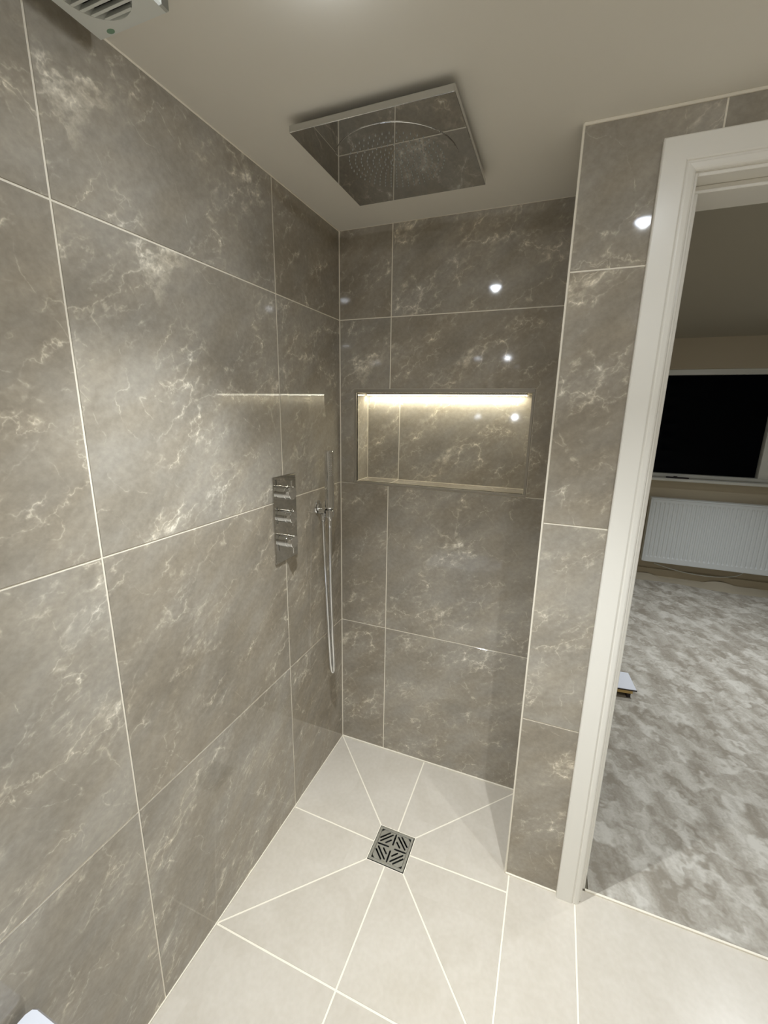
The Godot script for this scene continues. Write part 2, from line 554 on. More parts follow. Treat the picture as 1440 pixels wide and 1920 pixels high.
func build_nib_and_door_wall() -> void:
	var w := structure("wall_nib", "short return wall of polished taupe stone tiles beside the shower", "wall")
	put("wall_core", box_mesh(Vector3(SHOWER_W + 0.0012, 0, -0.25), Vector3(SHOWER_W + 0.17, CEIL, NIB - 0.0012)), M.grout, w)
	var ys := [0.0, 0.596, 1.2, 1.8055, CEIL]
	for j in 4:
		wall_tile(w, rect(0, ys[j], NIB - 0.003, ys[j + 1]), Vector3(SHOWER_W, 0, 0), Vector3(0, 0, 1), Vector3(0, 1, 0))
	bead(w, [[Vector3(SHOWER_W - 0.003, 0, -0.001), Vector3(SHOWER_W + 0.001, CEIL, 0.003)], [Vector3(SHOWER_W - 0.004, -0.001, 0), Vector3(SHOWER_W, 0.004, NIB)]])
	var d := structure("wall_door", "door wall of polished taupe stone tiles with the bedroom doorway", "wall")
	put("wall_core", boxes([
		[Vector3(SHOWER_W + 0.165, 0, 0.20), Vector3(0.998, CEIL, NIB - 0.0012)],
		[Vector3(0.995, 1.975, 0.20), Vector3(1.79, CEIL, NIB - 0.0012)],
		[Vector3(1.788, 0, 0.20), Vector3(ROOM_X + 0.15, CEIL, NIB - 0.0012)]]), M.grout, d)
	var o := Vector3(0, 0, NIB)
	var U := Vector3(1, 0, 0)
	var V := Vector3(0, 1, 0)
	for j in 3:
		wall_tile(d, rect(SHOWER_W, ys[j], 0.99, ys[j + 1]), o, U, V)
	wall_tile(d, [Vector2(SHOWER_W, ys[3]), Vector2(0.99, ys[3]), Vector2(0.99, 1.985), Vector2(1.0375, 1.985), Vector2(1.0375, CEIL), Vector2(SHOWER_W, CEIL)], o, U, V)
	wall_tile(d, rect(1.0375, 1.985, 1.6375, CEIL), o, U, V)
	wall_tile(d, [Vector2(1.6375, 1.985), Vector2(1.795, 1.985), Vector2(1.795, ys[3]), Vector2(ROOM_X, ys[3]), Vector2(ROOM_X, CEIL), Vector2(1.6375, CEIL)], o, U, V)
	for j in 3:
		wall_tile(d, rect(1.795, ys[j], ROOM_X, ys[j + 1]), o, U, V)
	bead(d, [[Vector3(SHOWER_W, -0.001, NIB - 0.001), Vector3(0.935, 0.0045, NIB + 0.0045)], [Vector3(SHOWER_W, CEIL - 0.006, NIB - 0.001), Vector3(ROOM_X, CEIL, NIB + 0.004)]])
	var t := put("trim_1", box_mesh(Vector3(SHOWER_W - 0.0022, 0, NIB - 0.004), Vector3(SHOWER_W + 0.0030, CEIL, NIB + 0.0022), 0.0015), M.grout, self)
	tag(t, "cream edge trim up the outer corner of the nib wall", "trim", "", "structure")

func build_shell() -> void:
	var ys := [0.0, 0.596, 1.2, 1.8055, CEIL]
	var w := structure("wall_right", "right bathroom wall of taupe stone tiles", "wall")
	put("wall_core", box_mesh(Vector3(ROOM_X + 0.0012, 0, 0.20), Vector3(ROOM_X + 0.15, CEIL, ROOM_Z)), M.grout, w)
	for i in 7:
		for j in 4:
			wall_tile(w, rect(NIB + 0.6 * i, ys[j], minf(NIB + 0.6 * i + 0.6, ROOM_Z), ys[j + 1]), Vector3(ROOM_X, 0, 0), Vector3(0, 0, 1), Vector3(0, 1, 0))
	w = structure("wall_rear", "rear bathroom wall of taupe stone tiles", "wall")
	put("wall_core", box_mesh(Vector3(-0.15, 0, ROOM_Z + 0.0012), Vector3(ROOM_X + 0.15, CEIL, ROOM_Z + 0.15)), M.grout, w)
	for i in 4:
		for j in 4:
			wall_tile(w, rect(-minf(0.6 * i + 0.6, ROOM_X), ys[j], -0.6 * i, ys[j + 1]), Vector3(0, 0, ROOM_Z), Vector3(-1, 0, 0), Vector3(0, 1, 0))
	var r := put("ceiling", box_mesh(Vector3(-0.15, CEIL, 0.20), Vector3(ROOM_X + 0.15, CEIL + 0.12, ROOM_Z + 0.15)), M.paint, self)
	tag(r, "flat off-white bathroom ceiling", "ceiling", "", "structure")
	r = put("ceiling_shower", box_mesh(Vector3(-0.15, CEIL, -0.25), Vector3(SHOWER_W + 0.17, CEIL + 0.12, 0.20)), M.paint, self)
	tag(r, "off-white ceiling over the shower", "ceiling", "", "structure")
	# bedroom
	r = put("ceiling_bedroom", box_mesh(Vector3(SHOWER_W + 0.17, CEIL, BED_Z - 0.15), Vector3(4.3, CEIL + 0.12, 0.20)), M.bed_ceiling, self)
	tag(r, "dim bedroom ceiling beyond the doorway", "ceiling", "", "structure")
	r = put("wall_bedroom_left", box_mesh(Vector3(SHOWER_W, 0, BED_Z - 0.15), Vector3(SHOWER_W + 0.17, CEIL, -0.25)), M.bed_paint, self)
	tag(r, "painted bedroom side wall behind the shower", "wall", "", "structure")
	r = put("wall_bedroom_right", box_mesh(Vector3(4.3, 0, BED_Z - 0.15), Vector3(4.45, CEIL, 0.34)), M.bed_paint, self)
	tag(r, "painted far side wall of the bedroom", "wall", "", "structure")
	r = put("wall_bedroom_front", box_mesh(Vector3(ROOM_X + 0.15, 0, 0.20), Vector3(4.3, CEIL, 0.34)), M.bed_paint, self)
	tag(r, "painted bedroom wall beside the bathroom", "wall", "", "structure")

func build_floor() -> void:
	var f := structure("floor", "cream porcelain tiled floor cut to fall towards the shower drain", "floor")
	var dx := 0.3976; var dz := 0.4017; var h := 0.0655
	var W := 0.7901; var D := 0.8167
	var drop := -0.010
	# outer points and drain points, clockwise from the back left corner; piece k spans k..k+1
	var outer := [Vector3(0, 0, 0), Vector3(dx, 0, 0), Vector3(W, 0, 0), Vector3(W, 0, dz), Vector3(W, 0, D), Vector3(dx, 0, D), Vector3(0, 0, D), Vector3(0, 0, dz)]
	var inner := [Vector3(-h, 0, -h), Vector3(0, 0, -h), Vector3(h, 0, -h), Vector3(h, 0, 0), Vector3(h, 0, h), Vector3(0, 0, h), Vector3(-h, 0, h), Vector3(-h, 0, 0)]
	var bed := begin()
	for k in 8:
		var a: Vector3 = outer[k]
		var b: Vector3 = outer[(k + 1) % 8]
		var c: Vector3 = Vector3(dx, drop, dz) + inner[(k + 1) % 8]
		var e: Vector3 = Vector3(dx, drop, dz) + inner[k]
		var u := (b - a).normalized()
		var n := u.cross(e - a).normalized()
		if n.y < 0: n = -n
		var v := n.cross(u)
		var poly := []
		for p in [a, b, c, e]: poly.append(Vector2((p - a).dot(u), (p - a).dot(v)))
		put("tile", slab(inset(poly, FLOOR_JOINT * 0.5), 0.009, 0.0007, a, u, v, Vector2(rng.randf(), rng.randf()), 1.23, k % 2 == 0), M.floor_tile, f)
		face(bed, [a - n * 0.0012, b - n * 0.0012, c - n * 0.0012, e - n * 0.0012], n)
	# level tiles of the rest of the bathroom
	var U := Vector3(1, 0, 0)
	var V := Vector3(0, 0, -1)
	var zs := [D, 1.4167, 2.0167, 2.6167, 3.2167, 3.8167, ROOM_Z]
	for i in zs.size() - 1:
		for s in [[0.0, dx], [dx, W]]:
			put("tile", slab(inset(rect(s[0], -zs[i + 1], s[1], -zs[i]), FLOOR_JOINT * 0.5), 0.009, 0.0007, Vector3.ZERO, U, V, Vector2(rng.randf(), rng.randf()), 1.23), M.floor_tile, f)
	var zr := [NIB, 0.95, 1.55, 2.15, 2.75, 3.35, 3.95, ROOM_Z]
	for i in zr.size() - 1:
		for s in [[W, 0.9892], [0.9892, 1.5892], [1.5892, ROOM_X]]:
			var z0: float = zr[i]
			if i == 0 and s[0] > 0.9 and s[0] < 1.5: z0 = 0.300
			if i == 0 and s[0] > 1.5:
				put("tile", slab(inset([Vector2(1.5892, -zr[1]), Vector2(ROOM_X, -zr[1]), Vector2(ROOM_X, -NIB), Vector2(1.785, -NIB), Vector2(1.785, -0.30), Vector2(1.5892, -0.30)], FLOOR_JOINT * 0.5), 0.009, 0.0007, Vector3.ZERO, U, V, Vector2(rng.randf(), rng.randf()), 1.23), M.floor_tile, f)
				continue
			put("tile", slab(inset(rect(s[0], -zr[i + 1], s[1], -z0), FLOOR_JOINT * 0.5), 0.009, 0.0007, Vector3.ZERO, U, V, Vector2(rng.randf(), rng.randf()), 1.23), M.floor_tile, f)
	box(bed, Vector3(0, -0.03, D), Vector3(ROOM_X, -0.0012, ROOM_Z))
	box(bed, Vector3(W, -0.03, 0.302), Vector3(ROOM_X, -0.0012, D))
	put("grout_bed", bed.commit(), M.grout, f)
	put("subfloor", boxes([[Vector3(-0.15, -0.2, -0.25), Vector3(SHOWER_W + 0.17, -0.06, 0.3)], [Vector3(-0.15, -0.2, 0.3), Vector3(ROOM_X + 0.15, -0.06, ROOM_Z + 0.15)]]), M.black, f)
	var tr := put("trim_2", box_mesh(Vector3(1.0205, -0.012, 0.2965), Vector3(1.765, 0.0052, 0.3035), 0.001), M.grout, self)
	tag(tr, "thin cream threshold strip between floor tiles and carpet", "trim", "", "structure")
	# bedroom floor slab
	var s := put("floor_bedroom", box_mesh(Vector3(SHOWER_W + 0.17, -0.2, BED_Z - 0.15), Vector3(4.45, -0.012, 0.298)), M.carpet_edge, self)
	tag(s, "bedroom subfloor under the carpet", "floor", "", "structure")
	build_drain(Vector3(dx, drop, dz), h)

func build_drain(c: Vector3, h: float) -> void:
	var t := thing("floor_drain", "square brushed steel shower drain with slotted grate in the floor", "drain", c)
	var s := h - 0.0022
	var r := s - 0.0085
	put("frame", boxes([[Vector3(-s, -0.02, -s), Vector3(s, 0.001, -r)], [Vector3(-s, -0.02, r), Vector3(s, 0.001, s)], [Vector3(-s, -0.02, -r), Vector3(-r, 0.001, r)], [Vector3(r, -0.02, -r), Vector3(s, 0.001, r)]], 0.0006), M.steel, t)
	var plate := CSGCombiner3D.new()
	plate.name = "grate"
	t.add_child(plate)
	plate.material_override = M.steel
	var q := r - 0.0008
	var ch := 0.010
	var body := CSGPolygon3D.new()
	body.polygon = PackedVector2Array([Vector2(-q + ch, -q), Vector2(q - ch, -q), Vector2(q, -q + ch), Vector2(q, q - ch), Vector2(q - ch, q), Vector2(-q + ch, q), Vector2(-q, q - ch), Vector2(-q, -q + ch)])
	body.depth = 0.003
	body.rotation_degrees = Vector3(-90, 0, 0)
	body.material = M.steel
	plate.add_child(body)
	var slots := [[-51.5, -22.6, -24.0, -51.0], [-46.8, -11.1, -11.6, -46.9], [-26.6, -11.1, -11.4, -26.7], [-0.5, -52.0, 0.5, -13.0]]
	for k in 4:
		for l in slots:
			var a := Vector2(l[0], l[1]).rotated(k * PI / 2) * 0.001 * 0.96
			var b := Vector2(l[2], l[3]).rotated(k * PI / 2) * 0.001 * 0.96
			var d := (b - a).normalized() * 0.0029
			var n := Vector2(-d.y, d.x)
			var poly := PackedVector2Array()
			for j in 7: poly.append(a - d.rotated(-PI / 2 + PI * j / 6.0) * 1.0)
			for j in 7: poly.append(b + d.rotated(-PI / 2 + PI * j / 6.0) * 1.0)
			var cut := CSGPolygon3D.new()
			cut.operation = CSGShape3D.OPERATION_SUBTRACTION
			var flat := PackedVector2Array()
			for p in poly: flat.append(Vector2(p.x, -p.y))
			cut.polygon = flat
			cut.depth = 0.02
			cut.rotation_degrees = Vector3(-90, 0, 0)
			cut.position = Vector3(0, 0.01, 0)
			cut.material = M.steel
			plate.add_child(cut)
	put("sump", boxes([[Vector3(-s, -0.05, -s), Vector3(s, -0.046, s)], [Vector3(-s, -0.05, -s), Vector3(-r - 0.001, -0.02, s)], [Vector3(r + 0.001, -0.05, -s), Vector3(s, -0.02, s)], [Vector3(-r, -0.05, -s), Vector3(r, -0.02, -r - 0.001)], [Vector3(-r, -0.05, r + 0.001), Vector3(r, -0.02, s)]]), M.black, t)

func build_door_frame() -> void:
	var d := structure("door_1", "white painted door frame with moulded architrave, no door leaf in view", "door frame")
	# architrave profile: [distance from outer edge, thickness] from the tile face
	var prof := [Vector2(0.0, 0.0), Vector2(0.0, 0.0155), Vector2(0.0025, 0.018), Vector2(0.044, 0.018), Vector2(0.0465, 0.0165), Vector2(0.0475, 0.0135), Vector2(0.050, 0.0135), Vector2(0.0525, 0.0150), Vector2(0.061, 0.0135), Vector2(0.0645, 0.0115), Vector2(0.066, 0.009), Vector2(0.066, 0.0)]
	var x0 := 0.9345; var x1 := 1.851; var top := 2.037
	var z := NIB - 0.0005
	# left leg, head, right leg, mitred at the corners
	for part in 3:
		var st := begin()
		for k in range(prof.size() - 1):
			var a: Vector2 = prof[k]
			var b: Vector2 = prof[k + 1]
			var q := []
			var n := Vector3(-(b.y - a.y), 0, b.x - a.x)
			if part == 0:
				q = [Vector3(x0 + a.x, 0, z + a.y), Vector3(x0 + b.x, 0, z + b.y), Vector3(x0 + b.x, top - b.x, z + b.y), Vector3(x0 + a.x, top - a.x, z + a.y)]
			elif part == 2:
				q = [Vector3(x1 - a.x, 0, z + a.y), Vector3(x1 - b.x, 0, z + b.y), Vector3(x1 - b.x, top - b.x, z + b.y), Vector3(x1 - a.x, top - a.x, z + a.y)]
				n.x = -n.x
			else:
				q = [Vector3(x0 + a.x, top - a.x, z + a.y), Vector3(x1 - a.x, top - a.x, z + a.y), Vector3(x1 - b.x, top - b.x, z + b.y), Vector3(x0 + b.x, top - b.x, z + b.y)]
				n = Vector3(0, -n.x, n.z)
			face(st, q, n.normalized())
		put("architrave", st.commit(), M.gloss_paint, d)
	put("lining", boxes([[Vector3(0.990, 0, 0.198), Vector3(1.0065, 1.98, NIB + 0.001)], [Vector3(1.779, 0, 0.198), Vector3(1.7955, 1.98, NIB + 0.001)], [Vector3(1.0065, 1.9635, 0.198), Vector3(1.779, 1.98, NIB + 0.001)]], 0.0012), M.gloss_paint, d)
	for s in [[Vector3(1.0065, 0, 0.198), Vector3(1.0205, 1.949, 0.298)], [Vector3(1.765, 0, 0.198), Vector3(1.779, 1.949, 0.298)], [Vector3(1.0065, 1.949, 0.198), Vector3(1.779, 1.9635, 0.298)]]:
		put("door_stop", box_mesh(s[0], s[1], 0.0015), M.gloss_paint, d)

# ---------------------------------------------------------------- shower fittings
func build_shower_head() -> void:
	var yb := 2.068
	var t := thing("overhead_shower", "square mirror-chrome overhead shower head under the ceiling", "shower", Vector3(0.3665, yb, 0.403))
	var h := 0.1825
	put("plate", box_mesh(Vector3(-h, 0, -h), Vector3(h, 0.0135, h), 0.0008), M.mirror_chrome, t)
	put("neck", lathe_mesh([Vector2(0.032, 0.0135), Vector2(0.032, CEIL - yb)], Vector3.ZERO, Vector3.UP), M.chrome, t)
	put("spray_disc", lathe_mesh([Vector2(0, -0.0016), Vector2(0.1472, -0.0016), Vector2(0.148, -0.0009), Vector2(0.148, 0.0005)], Vector3.ZERO, Vector3.UP, 72), M.mirror_chrome, t)
	var st := begin()
	for ring in range(1, 9):
		var r := 0.0142 * ring
		var count := 6 + ring * 5
		for k in count:
			var a := TAU * (k + 0.5 * (ring % 2)) / count
			lathe(st, [Vector2(0, -0.0044), Vector2(0.0010, -0.0042), Vector2(0.0016, -0.0014)], Vector3(cos(a) * r, 0, sin(a) * r), Vector3.UP, 6)
	tag(put("nozzles", st.commit(), M.nozzle, t), "grey rubber spray nozzles in rings", "", "", "stuff")

func build_valve() -> void:
	var t := thing("shower_valve", "chrome three-knob shower control plate on the left tiled wall", "shower control", Vector3(0, 1.141, 0.394))
	put("plate", box_mesh(Vector3(0, -0.140, -0.0610), Vector3(0.006, 0.140, 0.0610), 0.0012), M.mirror_chrome, t)
	var ys := [1.2265, 1.150, 1.0680]
	for k in 3:
		var c := Vector3(0.006, ys[k] - 1.141, 0.008)
		var knob := put("knob", lathe_mesh([Vector2(0.0215, 0), Vector2(0.0215, 0.014), Vector2(0.0205, 0.015), Vector2(0.0195, 0.0155), Vector2(0.0195, 0.0170), Vector2(0.0205, 0.0175), Vector2(0.0205, 0.033), Vector2(0.0190, 0.0345), Vector2(0, 0.0345)], Vector3.ZERO, Vector3.RIGHT, 40), M.chrome, t, c)
		var st := begin()
		if k == 0: lathe(st, rod(0.0030, 0.046), Vector3(0.029, -0.006, 0), Vector3.UP, 14)
		if k == 1: lathe(st, rod(0.0030, 0.056), Vector3(0.029, 0.026, 0), Vector3.DOWN, 14)
		if k == 2: lathe(st, rod(0.0030, 0.046), Vector3(0.029, 0.006, 0), Vector3.DOWN, 14)
		put("lever", st.commit(), M.chrome, knob)

func build_hand_shower() -> void:
	var zc := 0.188
	var t := thing("handset_holder", "chrome wall bracket holding the hand shower near the corner", "bracket", Vector3(0, 1.121, zc))
	put("rose", lathe_mesh([Vector2(0.0245, 0), Vector2(0.0245, 0.004), Vector2(0.023, 0.0065), Vector2(0.015, 0.008), Vector2(0.0135, 0.012), Vector2(0, 0.012)], Vector3(0, 0.014, 0), Vector3.RIGHT), M.chrome, t)
	put("arm", lathe_mesh([Vector2(0, 0.010), Vector2(0.0115, 0.010), Vector2(0.0115, 0.0365)], Vector3.ZERO, Vector3.RIGHT), M.chrome, t)
	put("cradle", lathe_mesh([Vector2(0.0112, -0.016), Vector2(0.0155, -0.016), Vector2(0.0165, -0.015), Vector2(0.0165, 0.007), Vector2(0.0155, 0.008), Vector2(0.0112, 0.008), Vector2(0.0112, -0.016)], Vector3(0.0515, 0, 0), Vector3.UP), M.chrome, t)
	put("outlet", lathe_mesh([Vector2(0, -0.036), Vector2(0.0075, -0.036), Vector2(0.0085, -0.034), Vector2(0.0085, -0.020), Vector2(0.0105, -0.018), Vector2(0.0105, -0.008)], Vector3(0.024, 0, 0), Vector3.UP), M.chrome, t)
	var s := thing("hand_shower", "slim chrome stick hand shower with ribbed hose hanging in a loop", "hand shower", Vector3(0.0515, 1.103, zc))
	put("handset", lathe_mesh([Vector2(0, -0.014), Vector2(0.007, -0.014), Vector2(0.0090, -0.006), Vector2(0.0100, 0.028), Vector2(0.0150, 0.033), Vector2(0.0168, 0.037), Vector2(0.0168, 0.238), Vector2(0.0160, 0.2405), Vector2(0.0145, 0.2415), Vector2(0, 0.2415)], Vector3.ZERO, Vector3.UP, 40), M.chrome, s)
	var noz := begin()
	for k in 11:
		for j in 2:
			var a := -0.30 + 0.35 * j
			var d := Vector3(sin(a + 0.9), 0, cos(a + 0.9))
			lathe(noz, [Vector2(0.0013, 0.0), Vector2(0.0010, 0.0012), Vector2(0, 0.0013)], d * 0.0167 + Vector3(0, 0.155 + k * 0.0072, 0), d, 6)
	tag(put("nozzles", noz.commit(), M.nozzle, s), "row of tiny spray nozzles", "", "", "stuff")
	put("hose_nut", lathe_mesh([Vector2(0, -0.040), Vector2(0.0065, -0.040), Vector2(0.0072, -0.032), Vector2(0.0072, -0.016), Vector2(0.0060, -0.013)], Vector3.ZERO, Vector3.UP), M.chrome, s)
	var ctrl := [Vector3(0.024, 1.084, zc), Vector3(0.026, 1.00, zc), Vector3(0.0335, 0.80, zc + 0.001), Vector3(0.040, 0.62, zc), Vector3(0.0465, 0.49, zc - 0.001), Vector3(0.052, 0.462, zc - 0.006), Vector3(0.055, 0.49, zc - 0.010), Vector3(0.0515, 0.62, zc - 0.008), Vector3(0.0500, 0.80, zc - 0.003), Vector3(0.0510, 0.98, zc), Vector3(0.0515, 1.066, zc)]
	for k in ctrl.size(): ctrl[k] -= Vector3(0.0515, 1.103, zc)
	var pts := smooth_path(ctrl, 0.00125)
	var radii := []
	for k in pts.size(): radii.append(0.0060 + 0.0009 * [1.0, 0.5, -1.0, 0.5][k % 4])
	var st := begin()
	tube(st, pts, radii, 12)
	put("hose", st.commit(), M.chrome, s)

func build_fan() -> void:
	var lo := Vector3(0.022, 2.073, 0.890)
	var t := thing("extractor_fan", "white square extractor fan cover with slatted grille on the ceiling", "extractor fan", lo)
	var s := 0.150
	var hgt := CEIL - lo.y
	# cover with a round opening: a ring of quads between circle and square
	var st := begin()
	var c := Vector3(s / 2, 0, s / 2)
	var R := 0.056
	var seg := 64
	for k in seg:
		var a0 := TAU * k / seg
		var a1 := TAU * (k + 1) / seg
		var d0 := Vector3(cos(a0), 0, sin(a0))
		var d1 := Vector3(cos(a1), 0, sin(a1))
		var e := s / 2 - 0.003
		var q0 := d0 * (e / maxf(absf(d0.x), absf(d0.z)))
		var q1 := d1 * (e / maxf(absf(d1.x), absf(d1.z)))
		face(st, [c + d0 * R, c + d1 * R, c + q1, c + q0], Vector3.DOWN)
		face(st, [c + d0 * R, c + d1 * R, c + d1 * R + Vector3(0, 0.012, 0), c + d0 * R + Vector3(0, 0.012, 0)], -d0)
		var f := s / 2
		var p0 := d0 * (f / maxf(absf(d0.x), absf(d0.z))) + Vector3(0, 0.003, 0)
		var p1 := d1 * (f / maxf(absf(d1.x), absf(d1.z))) + Vector3(0, 0.003, 0)
		var n := Vector3(signf(d0.x), 0, 0) if absf(d0.x) > absf(d0.z) else Vector3(0, 0, signf(d0.z))
		face(st, [c + q0, c + q1, c + p1, c + p0], (n + Vector3.DOWN).normalized())
		face(st, [c + p0, c + p1, Vector3(c.x + p1.x, hgt, c.z + p1.z), Vector3(c.x + p0.x, hgt, c.z + p0.z)], n)
	put("cover", st.commit(), M.plastic, t)
	put("backing", lathe_mesh([Vector2(0, 0.0145), Vector2(R + 0.004, 0.0145)], c, Vector3.UP, 48), M.dark, t)
	var zz := -R + 0.008
	while zz < R - 0.004:
		var half := sqrt(R * R - zz * zz)
		var sl := begin()
		face(sl, [c + Vector3(-half, 0.0005, zz - 0.003), c + Vector3(half, 0.0005, zz - 0.003), c + Vector3(half, 0.0005, zz + 0.0015), c + Vector3(-half, 0.0005, zz + 0.0015)], Vector3.DOWN)
		face(sl, [c + Vector3(-half, 0.0005, zz - 0.003), c + Vector3(half, 0.0005, zz - 0.003), c + Vector3(half, 0.011, zz - 0.0075), c + Vector3(-half, 0.011, zz - 0.0075)], Vector3(0, -0.4, -0.9).normalized())
		face(sl, [c + Vector3(-half, 0.0005, zz + 0.0015), c + Vector3(half, 0.0005, zz + 0.0015), c + Vector3(half, 0.011, zz - 0.003), c + Vector3(-half, 0.011, zz - 0.003)], Vector3(0, 0.4, 0.9).normalized())
		put("slat", sl.commit(), M.plastic, t)
		zz += 0.0118
	put("maker_mark", lathe_mesh([Vector2(0, -0.0004), Vector2(0.0055, -0.0004), Vector2(0.0055, 0.0)], Vector3(0.026, 0, 0.012), Vector3.UP, 20), M.green, t).scale = Vector3(1.35, 1, 0.8)

func build_toilet() -> void:
	# only the lid's rear corner shows at the bottom left; built whole
	var t := thing("toilet", "white wall-hung toilet with closed lid at the left wall", "toilet", Vector3(0, 0, 1.243))
	var outline := func(w: float, x0: float, x1: float) -> Array:
		var p := []
		var zc := 0.18
		for k in 5: p.append(Vector2(x0 + 0.012 - 0.012 * sin(PI / 2 * k / 4), zc - w + 0.012 - 0.012 * cos(PI / 2 * k / 4)))
		p.reverse()
		var out := [Vector2(x0, zc - w + 0.012), Vector2(x0 + 0.004, zc - w + 0.003), Vector2(x0 + 0.012, zc - w)]
		var xm := x1 - w * 1.05
		out.append(Vector2(xm, zc - w))
		for k in range(1, 12):
			var a := -PI / 2 + PI * k / 12
			out.append(Vector2(xm + cos(a) * (x1 - xm), zc + sin(a) * w))
		out.append(Vector2(xm, zc + w))
		out.append_array([Vector2(x0 + 0.012, zc + w), Vector2(x0 + 0.004, zc + w - 0.003), Vector2(x0, zc + w - 0.012)])
		return out
	var loft := func(rings: Array) -> ArrayMesh:
		# rings: [outline, y]; closed on top
		var st := begin()
		for k in range(rings.size() - 1):
			var a: Array = rings[k][0]
			var b: Array = rings[k + 1][0]
			for j in a.size():
				var j1 := (j + 1) % a.size()
				var e: Vector2 = a[j1] - a[j]
				var n := Vector3(e.y, 0, -e.x)
				if n.length() < 1e-9: continue
				face(st, [Vector3(a[j].x, rings[k][1], a[j].y), Vector3(a[j1].x, rings[k][1], a[j1].y), Vector3(b[j1].x, rings[k + 1][1], b[j1].y), Vector3(b[j].x, rings[k + 1][1], b[j].y)], n.normalized())
		var last: Array = rings[-1][0]
		var top := []
		for p in last: top.append(Vector3(p.x, rings[-1][1], p.y))
		face(st, top, Vector3.UP)
		return st.commit()
	put("bowl", loft.call([[outline.call(0.10, 0.0, 0.30), 0.10], [outline.call(0.14, 0.0, 0.42), 0.16], [outline.call(0.172, 0.0, 0.50), 0.27], [outline.call(0.178, 0.0, 0.515), 0.378]]), M.ceramic, t)
	put("seat", loft.call([[outline.call(0.178, 0.014, 0.520), 0.382], [outline.call(0.180, 0.012, 0.522), 0.400]]), M.ceramic, t)
	put("lid", loft.call([[outline.call(0.179, 0.012, 0.522), 0.404], [outline.call(0.180, 0.010, 0.524), 0.420], [outline.call(0.176, 0.014, 0.520), 0.427]]), M.ceramic, t)

# ---------------------------------------------------------------- bedroom
func build_window() -> void:
	var x0 := 1.40; var x1 := 2.98; var y0 := 0.945; var y1 := 1.855
	var z := BED_Z
	var w := structure("wall_bedroom_far", "beige painted bedroom wall with the night window", "wall")
	put("wall_core", boxes([
		[Vector3(SHOWER_W + 0.17, 0, z - 0.25), Vector3(x0, CEIL, z)], [Vector3(x1, 0, z - 0.25), Vector3(4.3, CEIL, z)],
		[Vector3(x0, 0, z - 0.25), Vector3(x1, y0, z)], [Vector3(x0, y1, z - 0.25), Vector3(x1, CEIL, z)]]), M.bed_paint, w)
	put("skirting", box_mesh(Vector3(SHOWER_W + 0.17, 0, z), Vector3(4.3, 0.095, z + 0.016), 0.003), M.bed_paint, w)
	var n := structure("window_1", "white framed bedroom window with black night outside", "window")
	var fz0 := z - 0.075; var fz1 := z - 0.012
	put("frame", boxes([
		[Vector3(x0, y0, fz0), Vector3(x1, y0 + 0.03, fz1)], [Vector3(x0, y1 - 0.045, fz0), Vector3(x1, y1, fz1)],
		[Vector3(x0, y0, fz0), Vector3(x0 + 0.045, y1, fz1)], [Vector3(x1 - 0.045, y0, fz0), Vector3(x1, y1, fz1)]], 0.003), M.upvc, n)
	put("mullion", box_mesh(Vector3(2.378, y0 + 0.028, fz0), Vector3(2.470, y1 - 0.043, fz1 + 0.002), 0.003), M.upvc, n)
	put("pane", box_mesh(Vector3(x0 + 0.04, y0 + 0.025, z - 0.050), Vector3(2.385, y1 - 0.04, z - 0.046)), M.glass, n)
	put("pane", box_mesh(Vector3(2.463, y0 + 0.025, z - 0.050), Vector3(x1 - 0.04, y1 - 0.04, z - 0.046)), M.glass, n)
	put("sill", box_mesh(Vector3(x0 - 0.04, y0 - 0.024, z - 0.012), Vector3(x1 + 0.04, y0, z + 0.075), 0.004), M.upvc, n)
	var p := thing("sill_object", "thin dark strip lying on the bedroom window sill", "object", Vector3(1.80, y0, z + 0.045))
	var st := begin()
	box(st, Vector3(-0.085, 0, -0.012), Vector3(0.085, 0.012, 0.010), 0.004)
	put("strip", st.commit(), M.dark, p).rotation.y = -0.06
	st = begin()
	box(st, Vector3(-0.03, 0.011, -0.008), Vector3(0.0, 0.018, 0.006), 0.003)
	put("clip", st.commit(), M.dark, p)

